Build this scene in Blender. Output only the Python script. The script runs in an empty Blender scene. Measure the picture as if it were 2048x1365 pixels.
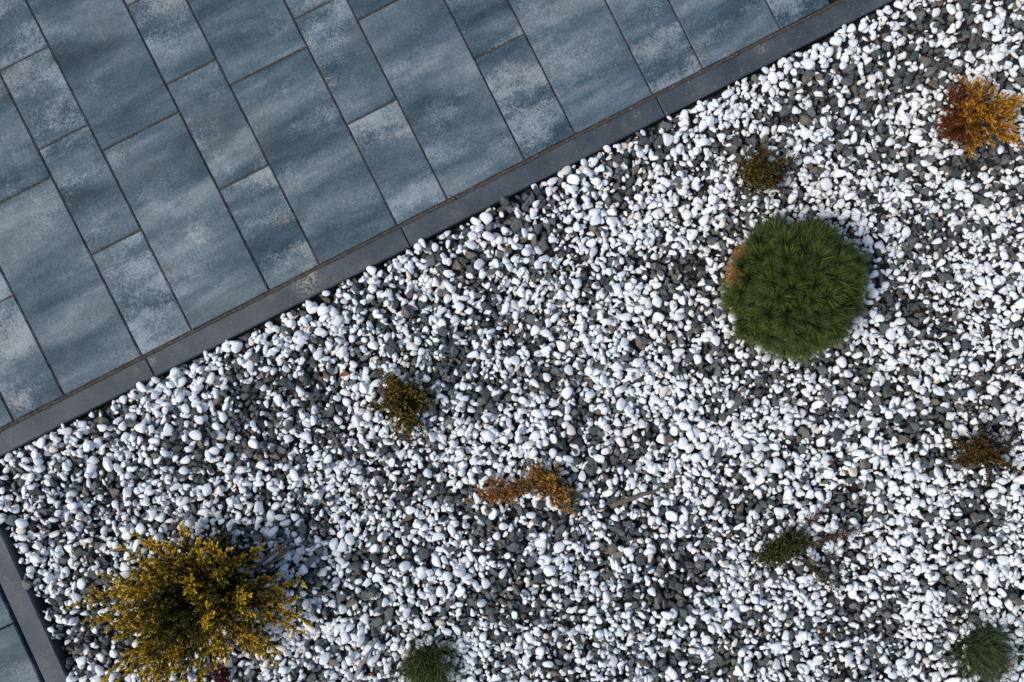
import bpy, math, random
import numpy as np
from mathutils import Vector, Matrix

random.seed(11)
RNG = np.random.default_rng(11)
SC = bpy.context.scene
COL = SC.collection

# ------------------------------------------------------------------ camera
S = 0.0013            # metres of paving per photo pixel (2048 wide)
CAM_H = 2.0
cd = bpy.data.cameras.new('camera')
cam = bpy.data.objects.new('camera', cd)
COL.objects.link(cam)
cam.location = (0, 0, CAM_H)
cam.rotation_euler = (0, 0, 0)
cd.sensor_width = 36
cd.lens = 18 * CAM_H / (1024 * S)
cd.clip_start = 0.05
cd.clip_end = 500
SC.camera = cam

# ------------------------------------------------------------------ light
SUN_EL = math.radians(50)
SUN_AZ = (-0.93, -0.36)           # where the sun stands
w = bpy.data.worlds.new('World')
SC.world = w
w.use_nodes = True
nt = w.node_tree
nt.nodes.clear()
o_ = nt.nodes.new('ShaderNodeOutputWorld')
bg = nt.nodes.new('ShaderNodeBackground')
sky = nt.nodes.new('ShaderNodeTexSky')
sky.sky_type = 'NISHITA'
sky.sun_disc = False
sky.sun_elevation = SUN_EL
sky.sun_rotation = math.atan2(SUN_AZ[0], SUN_AZ[1]) % (2 * math.pi)
sky.air_density = 1.0
sky.dust_density = 2.0
sky.ozone_density = 1.0
bg.inputs['Strength'].default_value = 0.145
nt.links.new(sky.outputs[0], bg.inputs['Color'])
nt.links.new(bg.outputs[0], o_.inputs['Surface'])

sd = bpy.data.lights.new('sun', 'SUN')
sd.energy = 1.95
sd.angle = math.radians(15)
sd.color = (1.0, 0.95, 0.845)
sun = bpy.data.objects.new('sun', sd)
COL.objects.link(sun)
_n = math.hypot(*SUN_AZ)
sv = Vector((-SUN_AZ[0] / _n * math.cos(SUN_EL), -SUN_AZ[1] / _n * math.cos(SUN_EL), -math.sin(SUN_EL)))
sun.rotation_euler = sv.to_track_quat('-Z', 'Y').to_euler()
sun.location = (-3, -1, 4)

SC.view_settings.view_transform = 'Standard'
SC.view_settings.look = 'None'
SC.view_settings.exposure = 0.22
SC.view_settings.gamma = 1.0
SC.view_settings.use_curve_mapping = False


# ------------------------------------------------------------------ helpers
def G(px, py, z=0.0):
    """ground point that stands under photo pixel (px, py) at height z"""
    k = 1 - z / CAM_H
    return Vector(((px - 1024) * S * k, (682.5 - py) * S * k, z))


def tag(o, label=None, cat=None, group=None, kind=None):
    if label: o['label'] = label
    if cat: o['category'] = cat
    if group: o['group'] = group
    if kind: o['kind'] = kind
    return o


def empty(name, loc):
    o = bpy.data.objects.new(name, None)
    o.empty_display_size = 0.03
    o.location = loc
    COL.objects.link(o)
    return o


def link(name, me, mat=None, parent=None, loc=None):
    o = bpy.data.objects.new(name, me)
    if mat is not None and not me.materials:
        me.materials.append(mat)
    if loc is not None: o.location = loc
    if parent is not None: o.parent = parent
    COL.objects.link(o)
    return o


def np_mesh(name, V, F, smooth=True, attrs=None):
    """V (n,3), F list of (m,k) index arrays with equal k each"""
    me = bpy.data.meshes.new(name)
    if not isinstance(F, list): F = [F]
    me.vertices.add(len(V))
    me.vertices.foreach_set('co', np.ascontiguousarray(V, dtype=np.float32).ravel())
    nl = sum(f.size for f in F)
    npoly = sum(len(f) for f in F)
    me.loops.add(nl)
    me.polygons.add(npoly)
    me.loops.foreach_set('vertex_index', np.concatenate([f.ravel() for f in F]).astype(np.int32))
    starts = []
    s0 = 0
    for f in F:
        starts.append(s0 + np.arange(len(f)) * f.shape[1])
        s0 += f.size
    me.polygons.foreach_set('loop_start', np.concatenate(starts).astype(np.int32))
    me.polygons.foreach_set('use_smooth', np.full(npoly, smooth))
    me.update(calc_edges=True)
    if attrs:
        for an, (ty, data) in attrs.items():
            a = me.attributes.new(an, ty, 'POINT')
            if ty == 'FLOAT':
                a.data.foreach_set('value', np.ascontiguousarray(data, dtype=np.float32))
            else:
                c = np.ones((len(data), 4), dtype=np.float32)
                c[:, :3] = data
                a.data.foreach_set('color', c.ravel())
    return me


def vnoise(shape, cell, rng):
    """smooth value noise on a grid"""
    h, w_ = shape
    gh, gw = int(h / cell) + 3, int(w_ / cell) + 3
    g = rng.random((gh, gw))
    y = np.arange(h) / cell
    x = np.arange(w_) / cell
    yi, xi = y.astype(int), x.astype(int)
    fy, fx = y - yi, x - xi
    fy = (fy * fy * (3 - 2 * fy))[:, None]
    fx = (fx * fx * (3 - 2 * fx))[None, :]
    a = g[yi][:, xi]; b = g[yi][:, xi + 1]; c = g[yi + 1][:, xi]; d = g[yi + 1][:, xi + 1]
    return (a * (1 - fx) + b * fx) * (1 - fy) + (c * (1 - fx) + d * fx) * fy


# ------------------------------------------------------------------ materials
class NB:
    def __init__(self, name):
        self.m = bpy.data.materials.new(name)
        self.m.use_nodes = True
        self.t = self.m.node_tree
        self.t.nodes.clear()
        self.out = self.t.nodes.new('ShaderNodeOutputMaterial')

    def n(self, ty, **kw):
        nd = self.t.nodes.new(ty)
        for k, v in kw.items(): setattr(nd, k, v)
        return nd

    def l(self, a, b): self.t.links.new(a, b)

    def val(self, sock, v):
        if hasattr(v, 'is_linked') or isinstance(v, bpy.types.NodeSocket): self.l(v, sock)
        else: sock.default_value = v

    def math(self, op, a, b=0.5, c=None, clamp=False):
        nd = self.n('ShaderNodeMath', operation=op, use_clamp=clamp)
        self.val(nd.inputs[0], a)
        self.val(nd.inputs[1], b)
        if c is not None: self.val(nd.inputs[2], c)
        return nd.outputs[0]

    def noise(self, vec, scale, detail=4, rough=0.55, w=None, dist=0.0):
        nd = self.n('ShaderNodeTexNoise')
        if w is not None:
            nd.noise_dimensions = '4D'
            self.val(nd.inputs['W'], w)
        self.l(vec, nd.inputs['Vector'])
        nd.inputs['Scale'].default_value = scale
        nd.inputs['Detail'].default_value = detail
        nd.inputs['Roughness'].default_value = rough
        nd.inputs['Distortion'].default_value = dist
        return nd.outputs[0]

    def ramp(self, fac, stops, interp='LINEAR'):
        nd = self.n('ShaderNodeValToRGB')
        cr = nd.color_ramp
        cr.interpolation = interp
        while len(cr.elements) < len(stops): cr.elements.new(0.5)
        for e, (p, c) in zip(cr.elements, stops):
            e.position = p
            e.color = (*c, 1) if len(c) == 3 else c
        self.l(fac, nd.inputs[0])
        return nd.outputs[0]

    def step(self, fac, lo, hi):
        nd = self.n('ShaderNodeMapRange', interpolation_type='SMOOTHSTEP')
        self.l(fac, nd.inputs[0])
        self.val(nd.inputs[1], lo)
        self.val(nd.inputs[2], hi)
        return nd.outputs[0]

    def mix(self, fac, a, b, blend='MIX'):
        nd = self.n('ShaderNodeMix', data_type='RGBA', blend_type=blend)
        self.val(nd.inputs[0], fac)
        for s, v in ((nd.inputs[6], a), (nd.inputs[7], b)):
            if isinstance(v, bpy.types.NodeSocket): self.l(v, s)
            else: s.default_value = (*v, 1)
        return nd.outputs[2]

    def bsdf(self, color, rough=0.7, spec=0.4, bump=None, bstr=0.3, bdist=0.002):
        p = self.n('ShaderNodeBsdfPrincipled')
        if isinstance(color, bpy.types.NodeSocket): self.l(color, p.inputs['Base Color'])
        else: p.inputs['Base Color'].default_value = (*color, 1)
        self.val(p.inputs['Roughness'], rough)
        p.inputs['Specular IOR Level'].default_value = spec
        if bump is not None:
            b = self.n('ShaderNodeBump')
            b.inputs['Strength'].default_value = bstr
            b.inputs['Distance'].default_value = bdist
            self.l(bump, b.inputs['Height'])
            self.l(b.outputs[0], p.inputs['Normal'])
        return p.outputs[0]

    def done(self, sh):
        self.l(sh, self.out.inputs['Surface'])
        return self.m


def mapping(b, vec, scale):
    nd = b.n('ShaderNodeMapping')
    nd.inputs['Scale'].default_value = scale
    b.l(vec, nd.inputs['Vector'])
    return nd.outputs[0]


def spot(b, pos, xy, rad):
    """soft round mask at a world point on the paving"""
    nd = b.n('ShaderNodeVectorMath', operation='DISTANCE')
    b.l(pos, nd.inputs[0])
    nd.inputs[1].default_value = (xy[0], xy[1], 0)
    d = nd.outputs['Value']
    mr = b.n('ShaderNodeMapRange', interpolation_type='SMOOTHSTEP')
    b.l(d, mr.inputs[0])
    mr.inputs[1].default_value = 0.0
    mr.inputs[2].default_value = rad
    mr.inputs[3].default_value = 1.0
    mr.inputs[4].default_value = 0.0
    return mr.outputs[0]


def mat_slab(mottle):
    b = NB('slab_concrete_mottled' if mottle else 'slab_concrete_streaked')
    tc = b.n('ShaderNodeTexCoord').outputs['Object']
    pos = b.n('ShaderNodeNewGeometry').outputs['Position']
    rnd = b.n('ShaderNodeObjectInfo').outputs['Random']
    wv = b.math('MULTIPLY', rnd, 37.0)
    wv2 = b.math('ADD', wv, 9.3)
    st = mapping(b, tc, (2.6, 9.0, 1.0))
    st2 = mapping(b, tc, (6.0, 22.0, 1.0))
    broad = b.noise(st, 1.0, 3, 0.55, wv, 0.6)
    fine = b.noise(st2, 1.0, 4, 0.6, wv2, 0.8)
    blot = b.noise(tc, 26.0, 5, 0.65, wv2)
    grain = b.noise(tc, 520.0, 3, 0.7, wv)
    grit = b.noise(tc, 190.0, 3, 0.7, wv2)
    f = b.math('ADD', b.math('MULTIPLY', broad, 1.10), b.math('MULTIPLY', fine, 0.34))
    f = b.math('SUBTRACT', f, 0.22)
    f = b.math('ADD', f, b.math('MULTIPLY', b.math('SUBTRACT', rnd, 0.5), 0.08))
    f = b.math('ADD', f, b.math('MULTIPLY', b.math('SUBTRACT', blot, 0.5), 0.22))
    f = b.math('ADD', f, b.math('MULTIPLY', b.math('SUBTRACT', grit, 0.5), 0.44))
    base = b.ramp(f, [(0.26, (0.018, 0.036, 0.052)), (0.39, (0.037, 0.066, 0.087)), (0.50, (0.068, 0.102, 0.125)),
                      (0.60, (0.112, 0.146, 0.166)), (0.74, (0.20, 0.23, 0.245))])
    # pale lime bloom breaking up over the pigment
    reg = b.noise(mapping(b, tc, (4.0, 9.5, 1.0)), 1.0, 3, 0.5, wv2, 0.4)
    crumb = b.math('ADD', b.math('MULTIPLY', blot, 0.42), b.math('MULTIPLY', grit, 0.58))
    thr = b.math('ADD', b.math('MULTIPLY', reg, 0.72), b.math('MULTIPLY', crumb, 0.62))
    lo = 0.655 if mottle else 0.715
    bl = b.math('MULTIPLY', b.step(thr, lo, lo + 0.16), 0.72 if mottle else 0.5)
    warm = b.step(b.noise(tc, 5.0, 2, 0.5, wv), 0.46, 0.66)
    lime = b.mix(warm, (0.27, 0.32, 0.355), (0.335, 0.33, 0.305))
    c = b.mix(bl, base, lime)
    # greenish dusty film
    film = b.step(b.noise(pos, 3.2, 4, 0.6), 0.52, 0.75)
    c = b.mix(b.math('MULTIPLY', film, 0.5), c, (0.108, 0.126, 0.124))
    # stains with a place of their own
    brk = b.step(b.noise(pos, 60, 4, 0.65), 0.38, 0.62)
    for xy, r, colr, k in (((565, 438), 0.026, (0.24, 0.15, 0.09), 0.55), ((340, 539), 0.020, (0.14, 0.07, 0.045), 0.8),
                           ((335, 446), 0.05, (0.03, 0.055, 0.08), 0.5), ((215, 80), 0.11, (0.055, 0.075, 0.085), 0.65),
                           ((70, 200), 0.09, (0.035, 0.055, 0.075), 0.7), ((392, 470), 0.05, (0.40, 0.42, 0.42), 0.6),
                           ((1012, 128), 0.02, (0.25, 0.2, 0.15), 0.4)):
        g = G(*xy)
        m = b.math('MULTIPLY', b.math('MULTIPLY', spot(b, pos, (g.x, g.y), r), brk), k)
        c = b.mix(m, c, colr)
    # exposed aggregate specks
    sp = b.step(grain, 0.66, 0.74)
    c = b.mix(b.math('MULTIPLY', sp, 0.35), c, (0.36, 0.40, 0.43))
    dk = b.step(grit, 0.36, 0.28)
    c = b.mix(b.math('MULTIPLY', dk, 0.45), c, (0.03, 0.055, 0.085))
    hgt = b.math('ADD', b.math('MULTIPLY', grain, 0.5), grit)
    return b.done(b.bsdf(c, 0.72, 0.35, hgt, 0.35, 0.0012))


def mat_kerb():
    b = NB('kerb_concrete')
    tc = b.n('ShaderNodeTexCoord').outputs['Object']
    pos = b.n('ShaderNodeNewGeometry').outputs['Position']
    rnd = b.n('ShaderNodeObjectInfo').outputs['Random']
    wv = b.math('MULTIPLY', rnd, 23.0)
    n0 = b.noise(tc, 9.0, 5, 0.6, wv)
    n2 = b.noise(pos, 420.0, 2, 0.7)
    n1 = b.math('ADD', n0, b.math('MULTIPLY', b.math('SUBTRACT', b.noise(pos, 210.0, 3, 0.7), 0.5), 0.5))
    c = b.ramp(n1, [(0.3, (0.026, 0.036, 0.046)), (0.5, (0.044, 0.056, 0.067)), (0.7, (0.076, 0.086, 0.094))])
    dirt = b.step(b.noise(pos, 11.0, 6, 0.72), 0.52, 0.70)
    c = b.mix(b.math('MULTIPLY', dirt, 0.5), c, (0.135, 0.120, 0.098))
    brk = b.step(b.noise(pos, 160, 3, 0.7), 0.47, 0.57)
    for xy, r, k in (((612, 565), 0.055, 0.75), ((622, 548), 0.03, 0.6), ((1525, 97), 0.022, 0.5), ((1275, 230), 0.018, 0.4), ((303, 722), 0.02, 0.5)):
        g = G(*xy)
        c = b.mix(b.math('MULTIPLY', b.math('MULTIPLY', spot(b, pos, (g.x, g.y), r), brk), k), c, (0.36, 0.32, 0.26))
    c = b.mix(b.math('MULTIPLY', b.step(n2, 0.66, 0.74), 0.4), c, (0.2, 0.21, 0.21))
    return b.done(b.bsdf(c, 0.65, 0.4, n2, 0.3, 0.001))


def mat_soil(name, a, c2, scale=90, bd=0.004):
    b = NB(name)
    pos = b.n('ShaderNodeNewGeometry').outputs['Position']
    n1 = b.noise(pos, scale, 6, 0.7)
    n2 = b.noise(pos, scale * 5, 3, 0.7)
    f = b.math('ADD', b.math('MULTIPLY', n1, 0.6), b.math('MULTIPLY', n2, 0.4))
    c = b.ramp(f, [(0.35, a), (0.65, c2)])
    return b.done(b.bsdf(c, 0.95, 0.1, f, 0.8, bd))


def mat_white(obj_attr):
    b = NB('white_marble_single' if obj_attr else 'white_marble')
    at = b.n('ShaderNodeAttribute', attribute_name='tint', attribute_type='OBJECT' if obj_attr else 'GEOMETRY').outputs['Fac']
    pos = b.n('ShaderNodeNewGeometry').outputs['Position']
    c = b.ramp(at, [(0.0, (0.79, 0.805, 0.80)), (0.45, (0.75, 0.77, 0.77)), (0.72, (0.64, 0.645, 0.65)), (0.86, (0.75, 0.725, 0.69)),
                    (0.95, (0.70, 0.65, 0.58)), (1.0, (0.64, 0.53, 0.43))])
    v = b.noise(pos, 70.0, 4, 0.6, None, 0.6)
    c = b.mix(b.math('MULTIPLY', b.step(v, 0.52, 0.68), 0.32), c, (0.54, 0.56, 0.60))
    st = b.noise(pos, 48.0, 3, 0.5)
    c = b.mix(b.math('MULTIPLY', b.step(st, 0.66, 0.74), 0.45), c, (0.62, 0.53, 0.42))
    n = b.noise(pos, 240.0, 3, 0.6)
    return b.done(b.bsdf(c, 0.55, 0.35, n, 0.22, 0.0015))


def mat_dark(obj_attr):
    b = NB('dark_basalt_single' if obj_attr else 'dark_basalt')
    at = b.n('ShaderNodeAttribute', attribute_name='tint', attribute_type='OBJECT' if obj_attr else 'GEOMETRY').outputs['Fac']
    pos = b.n('ShaderNodeNewGeometry').outputs['Position']
    c = b.ramp(at, [(0.0, (0.030, 0.036, 0.041)), (0.3, (0.052, 0.062, 0.064)), (0.55, (0.078, 0.090, 0.090)), (0.75, (0.110, 0.116, 0.108)),
                    (0.88, (0.125, 0.112, 0.084)), (1.0, (0.135, 0.100, 0.072))])
    n = b.noise(pos, 260.0, 5, 0.7)
    v = b.noise(pos, 95.0, 4, 0.65, None, 1.0)
    c = b.mix(b.math('MULTIPLY', b.step(n, 0.50, 0.68), 0.55), c, (0.17, 0.18, 0.178))
    c = b.mix(b.math('MULTIPLY', b.step(v, 0.40, 0.28), 0.5), c, (0.018, 0.02, 0.022))
    return b.done(b.bsdf(c, 0.62, 0.4, n, 0.5, 0.0018))


def mat_leaf(name, trans=0.22, rough=0.5, spec=0.35):
    b = NB(name)
    at = b.n('ShaderNodeAttribute', attribute_name='Col', attribute_type='GEOMETRY').outputs['Color']
    rnd = b.n('ShaderNodeObjectInfo').outputs['Random']
    k = b.math('ADD', b.math('MULTIPLY', rnd, 0.35), 0.82)
    hs = b.n('ShaderNodeHueSaturation')
    b.l(at, hs.inputs['Color'])
    b.l(k, hs.inputs['Value'])
    c = hs.outputs[0]
    p = b.bsdf(c, rough, spec)
    tr = b.n('ShaderNodeBsdfTranslucent')
    b.l(c, tr.inputs['Color'])
    mx = b.n('ShaderNodeMixShader')
    mx.inputs[0].default_value = trans
    b.l(p, mx.inputs[1])
    b.l(tr.outputs[0], mx.inputs[2])
    return b.done(mx.outputs[0])


def mat_wood(name, a, c2):
    b = NB(name)
    tc = b.n('ShaderNodeTexCoord').outputs['Object']
    n = b.noise(mapping(b, tc, (60, 400, 400)), 1.0, 5, 0.65)
    m = b.noise(tc, 45, 4, 0.6)
    f = b.math('ADD', b.math('MULTIPLY', n, 0.5), b.math('MULTIPLY', m, 0.5))
    return b.done(b.bsdf(b.ramp(f, [(0.36, a), (0.62, c2)]), 0.85, 0.2, n, 0.7, 0.002))


M_SLABW = mat_slab(False)
M_SLABN = mat_slab(True)
M_KERB = mat_kerb()
M_SOIL = mat_soil('soil_dark', (0.014, 0.014, 0.016), (0.046, 0.043, 0.042))
M_BED = mat_soil('joint_bed', (0.012, 0.011, 0.011), (0.035, 0.03, 0.027), 160)
M_SAND = mat_soil('joint_sand', (0.038, 0.031, 0.026), (0.125, 0.100, 0.080), 120)
M_WH, M_WHO = mat_white(False), mat_white(True)
M_DK, M_DKO = mat_dark(False), mat_dark(True)
M_LEAF = mat_leaf('conifer_foliage')
M_NEEDLE = mat_leaf('pine_needles', 0.15, 0.45, 0.4)
M_BARK = mat_wood('bark_brown', (0.035, 0.022, 0.014), (0.11, 0.072, 0.045))
M_GREYWOOD = mat_wood('weathered_wood', (0.12, 0.105, 0.095), (0.30, 0.275, 0.255))
M_STICK = mat_wood('brown_stick', (0.075, 0.058, 0.045), (0.20, 0.165, 0.135))
b = NB('orange_twine'); M_TIE = b.done(b.bsdf((0.42, 0.12, 0.03), 0.6, 0.3))
b = NB('dead_leaf'); M_DEAD = b.done(b.bsdf(b.ramp(b.noise(b.n('ShaderNodeNewGeometry').outputs['Position'], 160, 4, 0.6), [(0.35, (0.10, 0.03, 0.015)), (0.65, (0.27, 0.095, 0.04))]), 0.7, 0.3))

# ------------------------------------------------------------------ paving geometry
DU = Vector((1435, -733)).normalized()          # along the kerb, photo pixels (x right, y down)
DV = Vector((-0.449, -0.8935)).normalized()      # along the paving seams, away from the kerb
ORG = Vector((130, 795))                         # a seam foot on the paving edge
ANG = math.atan2(-DU.y, DU.x)


def UV(u, v):
    p = ORG + DU * u + DV * v
    return p


def prism(name, quad_px, top, mat, parent, depth=0.055, ch=0.0022, gap=0.0):
    """chamfered stone slab over four photo points (counter-clockwise seen from above)"""
    P = [G(p.x, p.y) for p in quad_px]
    c = sum(P, Vector()) / 4
    rot = Matrix.Rotation(-ANG, 3, 'Z')
    L = [rot @ (p - c) for p in P]
    ctr = Vector()

    def inset(pts, d):
        n = len(pts)
        res = []
        for i in range(n):
            a, q, e = pts[i - 1], pts[i], pts[(i + 1) % n]
            d1 = (q - a).normalized(); d2 = (e - q).normalized()
            n1 = Vector((-d1.y, d1.x, 0)); n2 = Vector((-d2.y, d2.x, 0))
            bis = (n1 + n2); bis /= max(1e-6, bis.dot(n1))
            res.append(q + bis * d)
        return res
    R0 = inset(L, gap)
    # a finely split outline with tiny chips
    def dense(pts):
        out = []
        for i in range(4):
            a, e = pts[i], pts[(i + 1) % 4]
            n = max(2, int((e - a).length / 0.014))
            for k in range(n): out.append(a.lerp(e, k / n))
        return out
    D = dense(R0)
    n = len(D)
    V = []
    D1 = inset(D, ch)
    for q, q1 in zip(D, D1):
        j = random.random()
        e = (0.85 + 0.3 * j) if j < 0.96 else 1.7
        m = q + (q1 - q) * e
        V.append((m.x, m.y, top))
    for q in D:
        V.append((q.x + random.uniform(-.0003, .0003), q.y + random.uniform(-.0003, .0003), top - ch * 1.1))
    for q in D: V.append((q.x, q.y, top - depth))
    F = [tuple(range(n))]
    for r in range(2):
        for i in range(n):
            j = (i + 1) % n
            F.append((r * n + i, (r + 1) * n + i, (r + 1) * n + j, r * n + j))
    me = bpy.data.meshes.new(name)
    me.from_pydata(V, [], F)
    me.update()
    o = link(name, me, mat, parent, c)
    o.rotation_euler = (0, 0, ANG)
    return o


def sheet(name, pts_px, z, mat, parent=None):
    me = bpy.data.meshes.new(name)
    me.from_pydata([tuple(G(p[0], p[1])[:2]) + (z,) for p in pts_px], [], [tuple(range(len(pts_px)))])
    me.update()
    return link(name, me, mat, parent)


def ribbon(name, a_px, b_px, wid, z, mat, parent):
    """crumbly strip of joint sand between two photo points"""
    a, e = G(*a_px), G(*b_px)
    d = e - a
    n = max(4, int(d.length / 0.006))
    s = Vector((-d.y, d.x, 0)).normalized()
    V, F = [], []
    for i in range(n + 1):
        p = a + d * (i / n)
        for k in (-1, -.4, .3, 1):
            q = p + s * (k * wid / 2)
            V.append((q.x, q.y, z + random.gauss(0, 0.0012) - (0.0015 if abs(k) == 1 else 0)))
    for i in range(n):
        for k in range(3):
            F.append((i * 4 + k, i * 4 + 4 + k, i * 4 + 5 + k, i * 4 + 1 + k)[::-1])
    me = bpy.data.meshes.new(name)
    me.from_pydata(V, [], F)
    me.update()
    for p in me.polygons: p.use_smooth = True
    return link(name, me, mat, parent)


ground = bpy.data.meshes.new('ground')
ground.from_pydata([(-60, -60, -0.115), (60, -60, -0.115), (60, 60, -0.115), (-60, 60, -0.115)], [], [(0, 1, 2, 3)])
tag(link('ground', ground, M_SOIL), 'dark soil under the whole garden', kind='structure')

a0, a1, a2, a3 = UV(-900, -4), UV(2500, -4), UV(2500, 1500), UV(-900, 1500)
pav = sheet('pavement', [a0, a1, a2, a3], -0.030, M_BED)
tag(pav, 'blue grey slab paving with dark sanded joints above the gravel', kind='structure')

WIDE, NAR = 174.0, 113.2
seams = []
u = 0.0
kind = 'W'
us = [0.0]
lst = []
# strips to the right of the origin start with a wide one, to the left with a narrow one
uu = 0.0
for k in range(12):
    wdt = WIDE if k % 2 == 0 else NAR
    lst.append((uu, uu + wdt, k % 2 == 0, k))
    uu += wdt
uu = 0.0
for k in range(1, 4):
    wdt = NAR if k % 2 == 1 else WIDE
    lst.append((uu - wdt, uu, k % 2 == 0, -k))
    uu -= wdt
GAP = 0.0019
for (u0, u1, is_wide, k) in lst:
    v = 3.5
    i = 0
    lens = [402, 402, 402] if is_wide else [226, 236, 176, 236, 226]
    for Ls in lens:
        v1 = v + Ls
        quad = [UV(u0, v), UV(u1, v), UV(u1, v1), UV(u0, v1)]
        if any(-330 < p.x < 2380 and -330 < p.y < 1500 for p in quad):
            s = prism('paving_slab', quad, random.uniform(-0.0012, 0.0004), M_SLABW if is_wide else M_SLABN, pav, gap=GAP)
            s.rotation_euler.x = random.gauss(0, 0.0012)
            s.rotation_euler.y = random.gauss(0, 0.0012)
            A, B = UV(u0 + 1.5, v1), UV(u1 - 1.5, v1)
            ribbon('joint_sand', A, B, 0.0058, -0.0030, M_SAND, pav)
        v = v1
    if u0 < 1900: ribbon('joint_sand', UV(u0, 3), UV(u0, 1000), 0.0042, -0.0034, M_SAND, pav)

# kerb between paving and gravel
kerb = sheet('kerb', [UV(-900, 0), UV(-900, -42), UV(2500, -42), UV(2500, 0)], -0.075, M_BED)
tag(kerb, 'dark grey kerb of long flat stones between paving and gravel', kind='structure')
KW = 46.0
for k in range(-1, 4):
    u0 = 179.0 + k * 574
    prism('kerb_stone', [UV(u0, -KW), UV(u0 + 574, -KW), UV(u0 + 574, -1.5), UV(u0, -1.5)], random.uniform(-0.002, -0.0005), M_KERB, kerb,
          depth=0.09, ch=0.0028, gap=0.0008)
ribbon('joint_sand', UV(-400, 1.0), UV(1900, 1.0), 0.0080, -0.0030, M_SAND, kerb)

# second paving with its kerb in the lower left corner
E0, E1 = Vector((-58, 935)), Vector((140, 1368))      # gravel side edge of its kerb
DE = (E1 - E0).normalized()
NE = Vector((-DE.y, DE.x))                              # points left
if NE.x > 0: NE = -NE


def UE(a, c):
    return E0 + DE * a + NE * c


pav2 = sheet('pavement', [UE(20, 40), UE(20, 900), UE(1500, 900), UE(1500, 40)][::1], -0.030, M_BED)
tag(pav2, 'dark blue slab paving in the lower left corner beside its own kerb', kind='structure')
kerb2 = sheet('kerb', [UE(0, 5), UE(0, 40), UE(1500, 40), UE(1500, 5)], -0.075, M_BED)
tag(kerb2, 'dark kerb running down the lower left corner', kind='structure')
for a in (-20, 554, 1128):
    prism('kerb_stone', [UE(a, 46), UE(a + 574, 46), UE(a + 574, 0), UE(a, 0)], -0.001, M_KERB, kerb2, depth=0.09, ch=0.0028, gap=0.0008)
for c0, c1, offs, mm in ((51, 162, (-20, 319, 545, 781, 1010), M_SLABW), (162, 336, (-20, 130, 532, 934), M_SLABW)):
    for a, e in zip(offs[:-1], offs[1:]):
        prism('paving_slab', [UE(a, c1), UE(e, c1), UE(e, c0), UE(a, c0)], random.uniform(-0.001, 0), mm, pav2, gap=GAP)

# ------------------------------------------------------------------ gravel: stones dropped one after another on a height field
RES = 0.0025
X0, Y0 = -1.50, -1.00
NX, NY = int(3.0 / RES), int(2.02 / RES)
gx = X0 + np.arange(NX) * RES
gy = Y0 + np.arange(NY) * RES
H = -0.034 + 0.010 * (vnoise((NY, NX), 60, RNG) - 0.5) + 0.006 * (vnoise((NY, NX), 14, RNG) - 0.5)
OWN = -np.ones((NY, NX), dtype=np.int32)

kA, kB = G(*UV(0, -KW)), G(*UV(1000, -KW))
kd = (kB - kA).normalized(); kn = Vector((kd.y, -kd.x, 0))          # into the gravel
eA, eB = G(*E0), G(*E1)
ed = (eB - eA).normalized(); en = Vector((-ed.y, ed.x, 0))
if en.x < 0: en = -en


def d_kerb(x, y): return (x - kA.x) * kn.x + (y - kA.y) * kn.y
def d_edge(x, y): return (x - eA.x) * en.x + (y - eA.y) * en.y


XX, YY = np.meshgrid(gx, gy)
out = (d_kerb(XX, YY) < 0) | (d_edge(XX, YY) < 0)
H += 0.012 * np.exp(-np.maximum(np.minimum(d_kerb(XX, YY), d_edge(XX, YY)), 0) / 0.05)
H[out] = 0.0
H0 = H.copy()

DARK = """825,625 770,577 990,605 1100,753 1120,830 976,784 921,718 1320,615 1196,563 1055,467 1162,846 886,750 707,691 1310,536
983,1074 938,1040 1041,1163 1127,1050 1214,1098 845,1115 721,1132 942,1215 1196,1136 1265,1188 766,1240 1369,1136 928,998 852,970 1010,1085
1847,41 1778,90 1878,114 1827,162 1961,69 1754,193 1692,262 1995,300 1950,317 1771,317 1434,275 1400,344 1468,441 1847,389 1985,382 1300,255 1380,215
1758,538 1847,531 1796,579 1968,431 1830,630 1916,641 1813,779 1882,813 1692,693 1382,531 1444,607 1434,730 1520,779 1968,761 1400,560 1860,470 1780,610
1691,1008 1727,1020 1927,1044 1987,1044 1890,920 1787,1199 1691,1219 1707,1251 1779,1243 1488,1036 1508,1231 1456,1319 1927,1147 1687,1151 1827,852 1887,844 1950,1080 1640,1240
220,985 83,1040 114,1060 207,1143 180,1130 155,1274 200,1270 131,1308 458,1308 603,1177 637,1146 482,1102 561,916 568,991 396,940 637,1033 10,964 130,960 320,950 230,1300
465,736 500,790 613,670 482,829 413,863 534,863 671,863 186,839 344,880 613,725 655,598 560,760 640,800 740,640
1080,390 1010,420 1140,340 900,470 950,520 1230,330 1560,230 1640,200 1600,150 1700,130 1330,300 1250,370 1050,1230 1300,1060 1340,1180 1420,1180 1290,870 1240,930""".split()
DARK = np.array([[float(q) for q in t.split(',')] for t in DARK])

LIGHT = np.array([[1230, 540], [1250, 610], [1050, 560], [1190, 690], [1290, 760], [640, 640], [420, 760], [560, 700], [100, 950], [300, 1000],
                  [1500, 180], [1420, 240], [1640, 80], [1980, 560], [1960, 680], [1560, 860], [1450, 880], [1600, 1010], [1380, 950], [700, 1060],
                  [900, 880], [1000, 880], [1480, 1160], [1600, 1180], [1850, 1240], [1560, 1290], [950, 1310], [1050, 1290], [640, 1260], [700, 900],
                  [720, 800], [1440, 400], [1700, 420], [1340, 450], [30, 1010], [90, 1120], [1750, 900], [1860, 980], [2000, 1180]], dtype=float)

ND = 42000
VN = vnoise((NY, NX), 34, RNG)
size_map = vnoise((NY, NX), 90, RNG)


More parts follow.
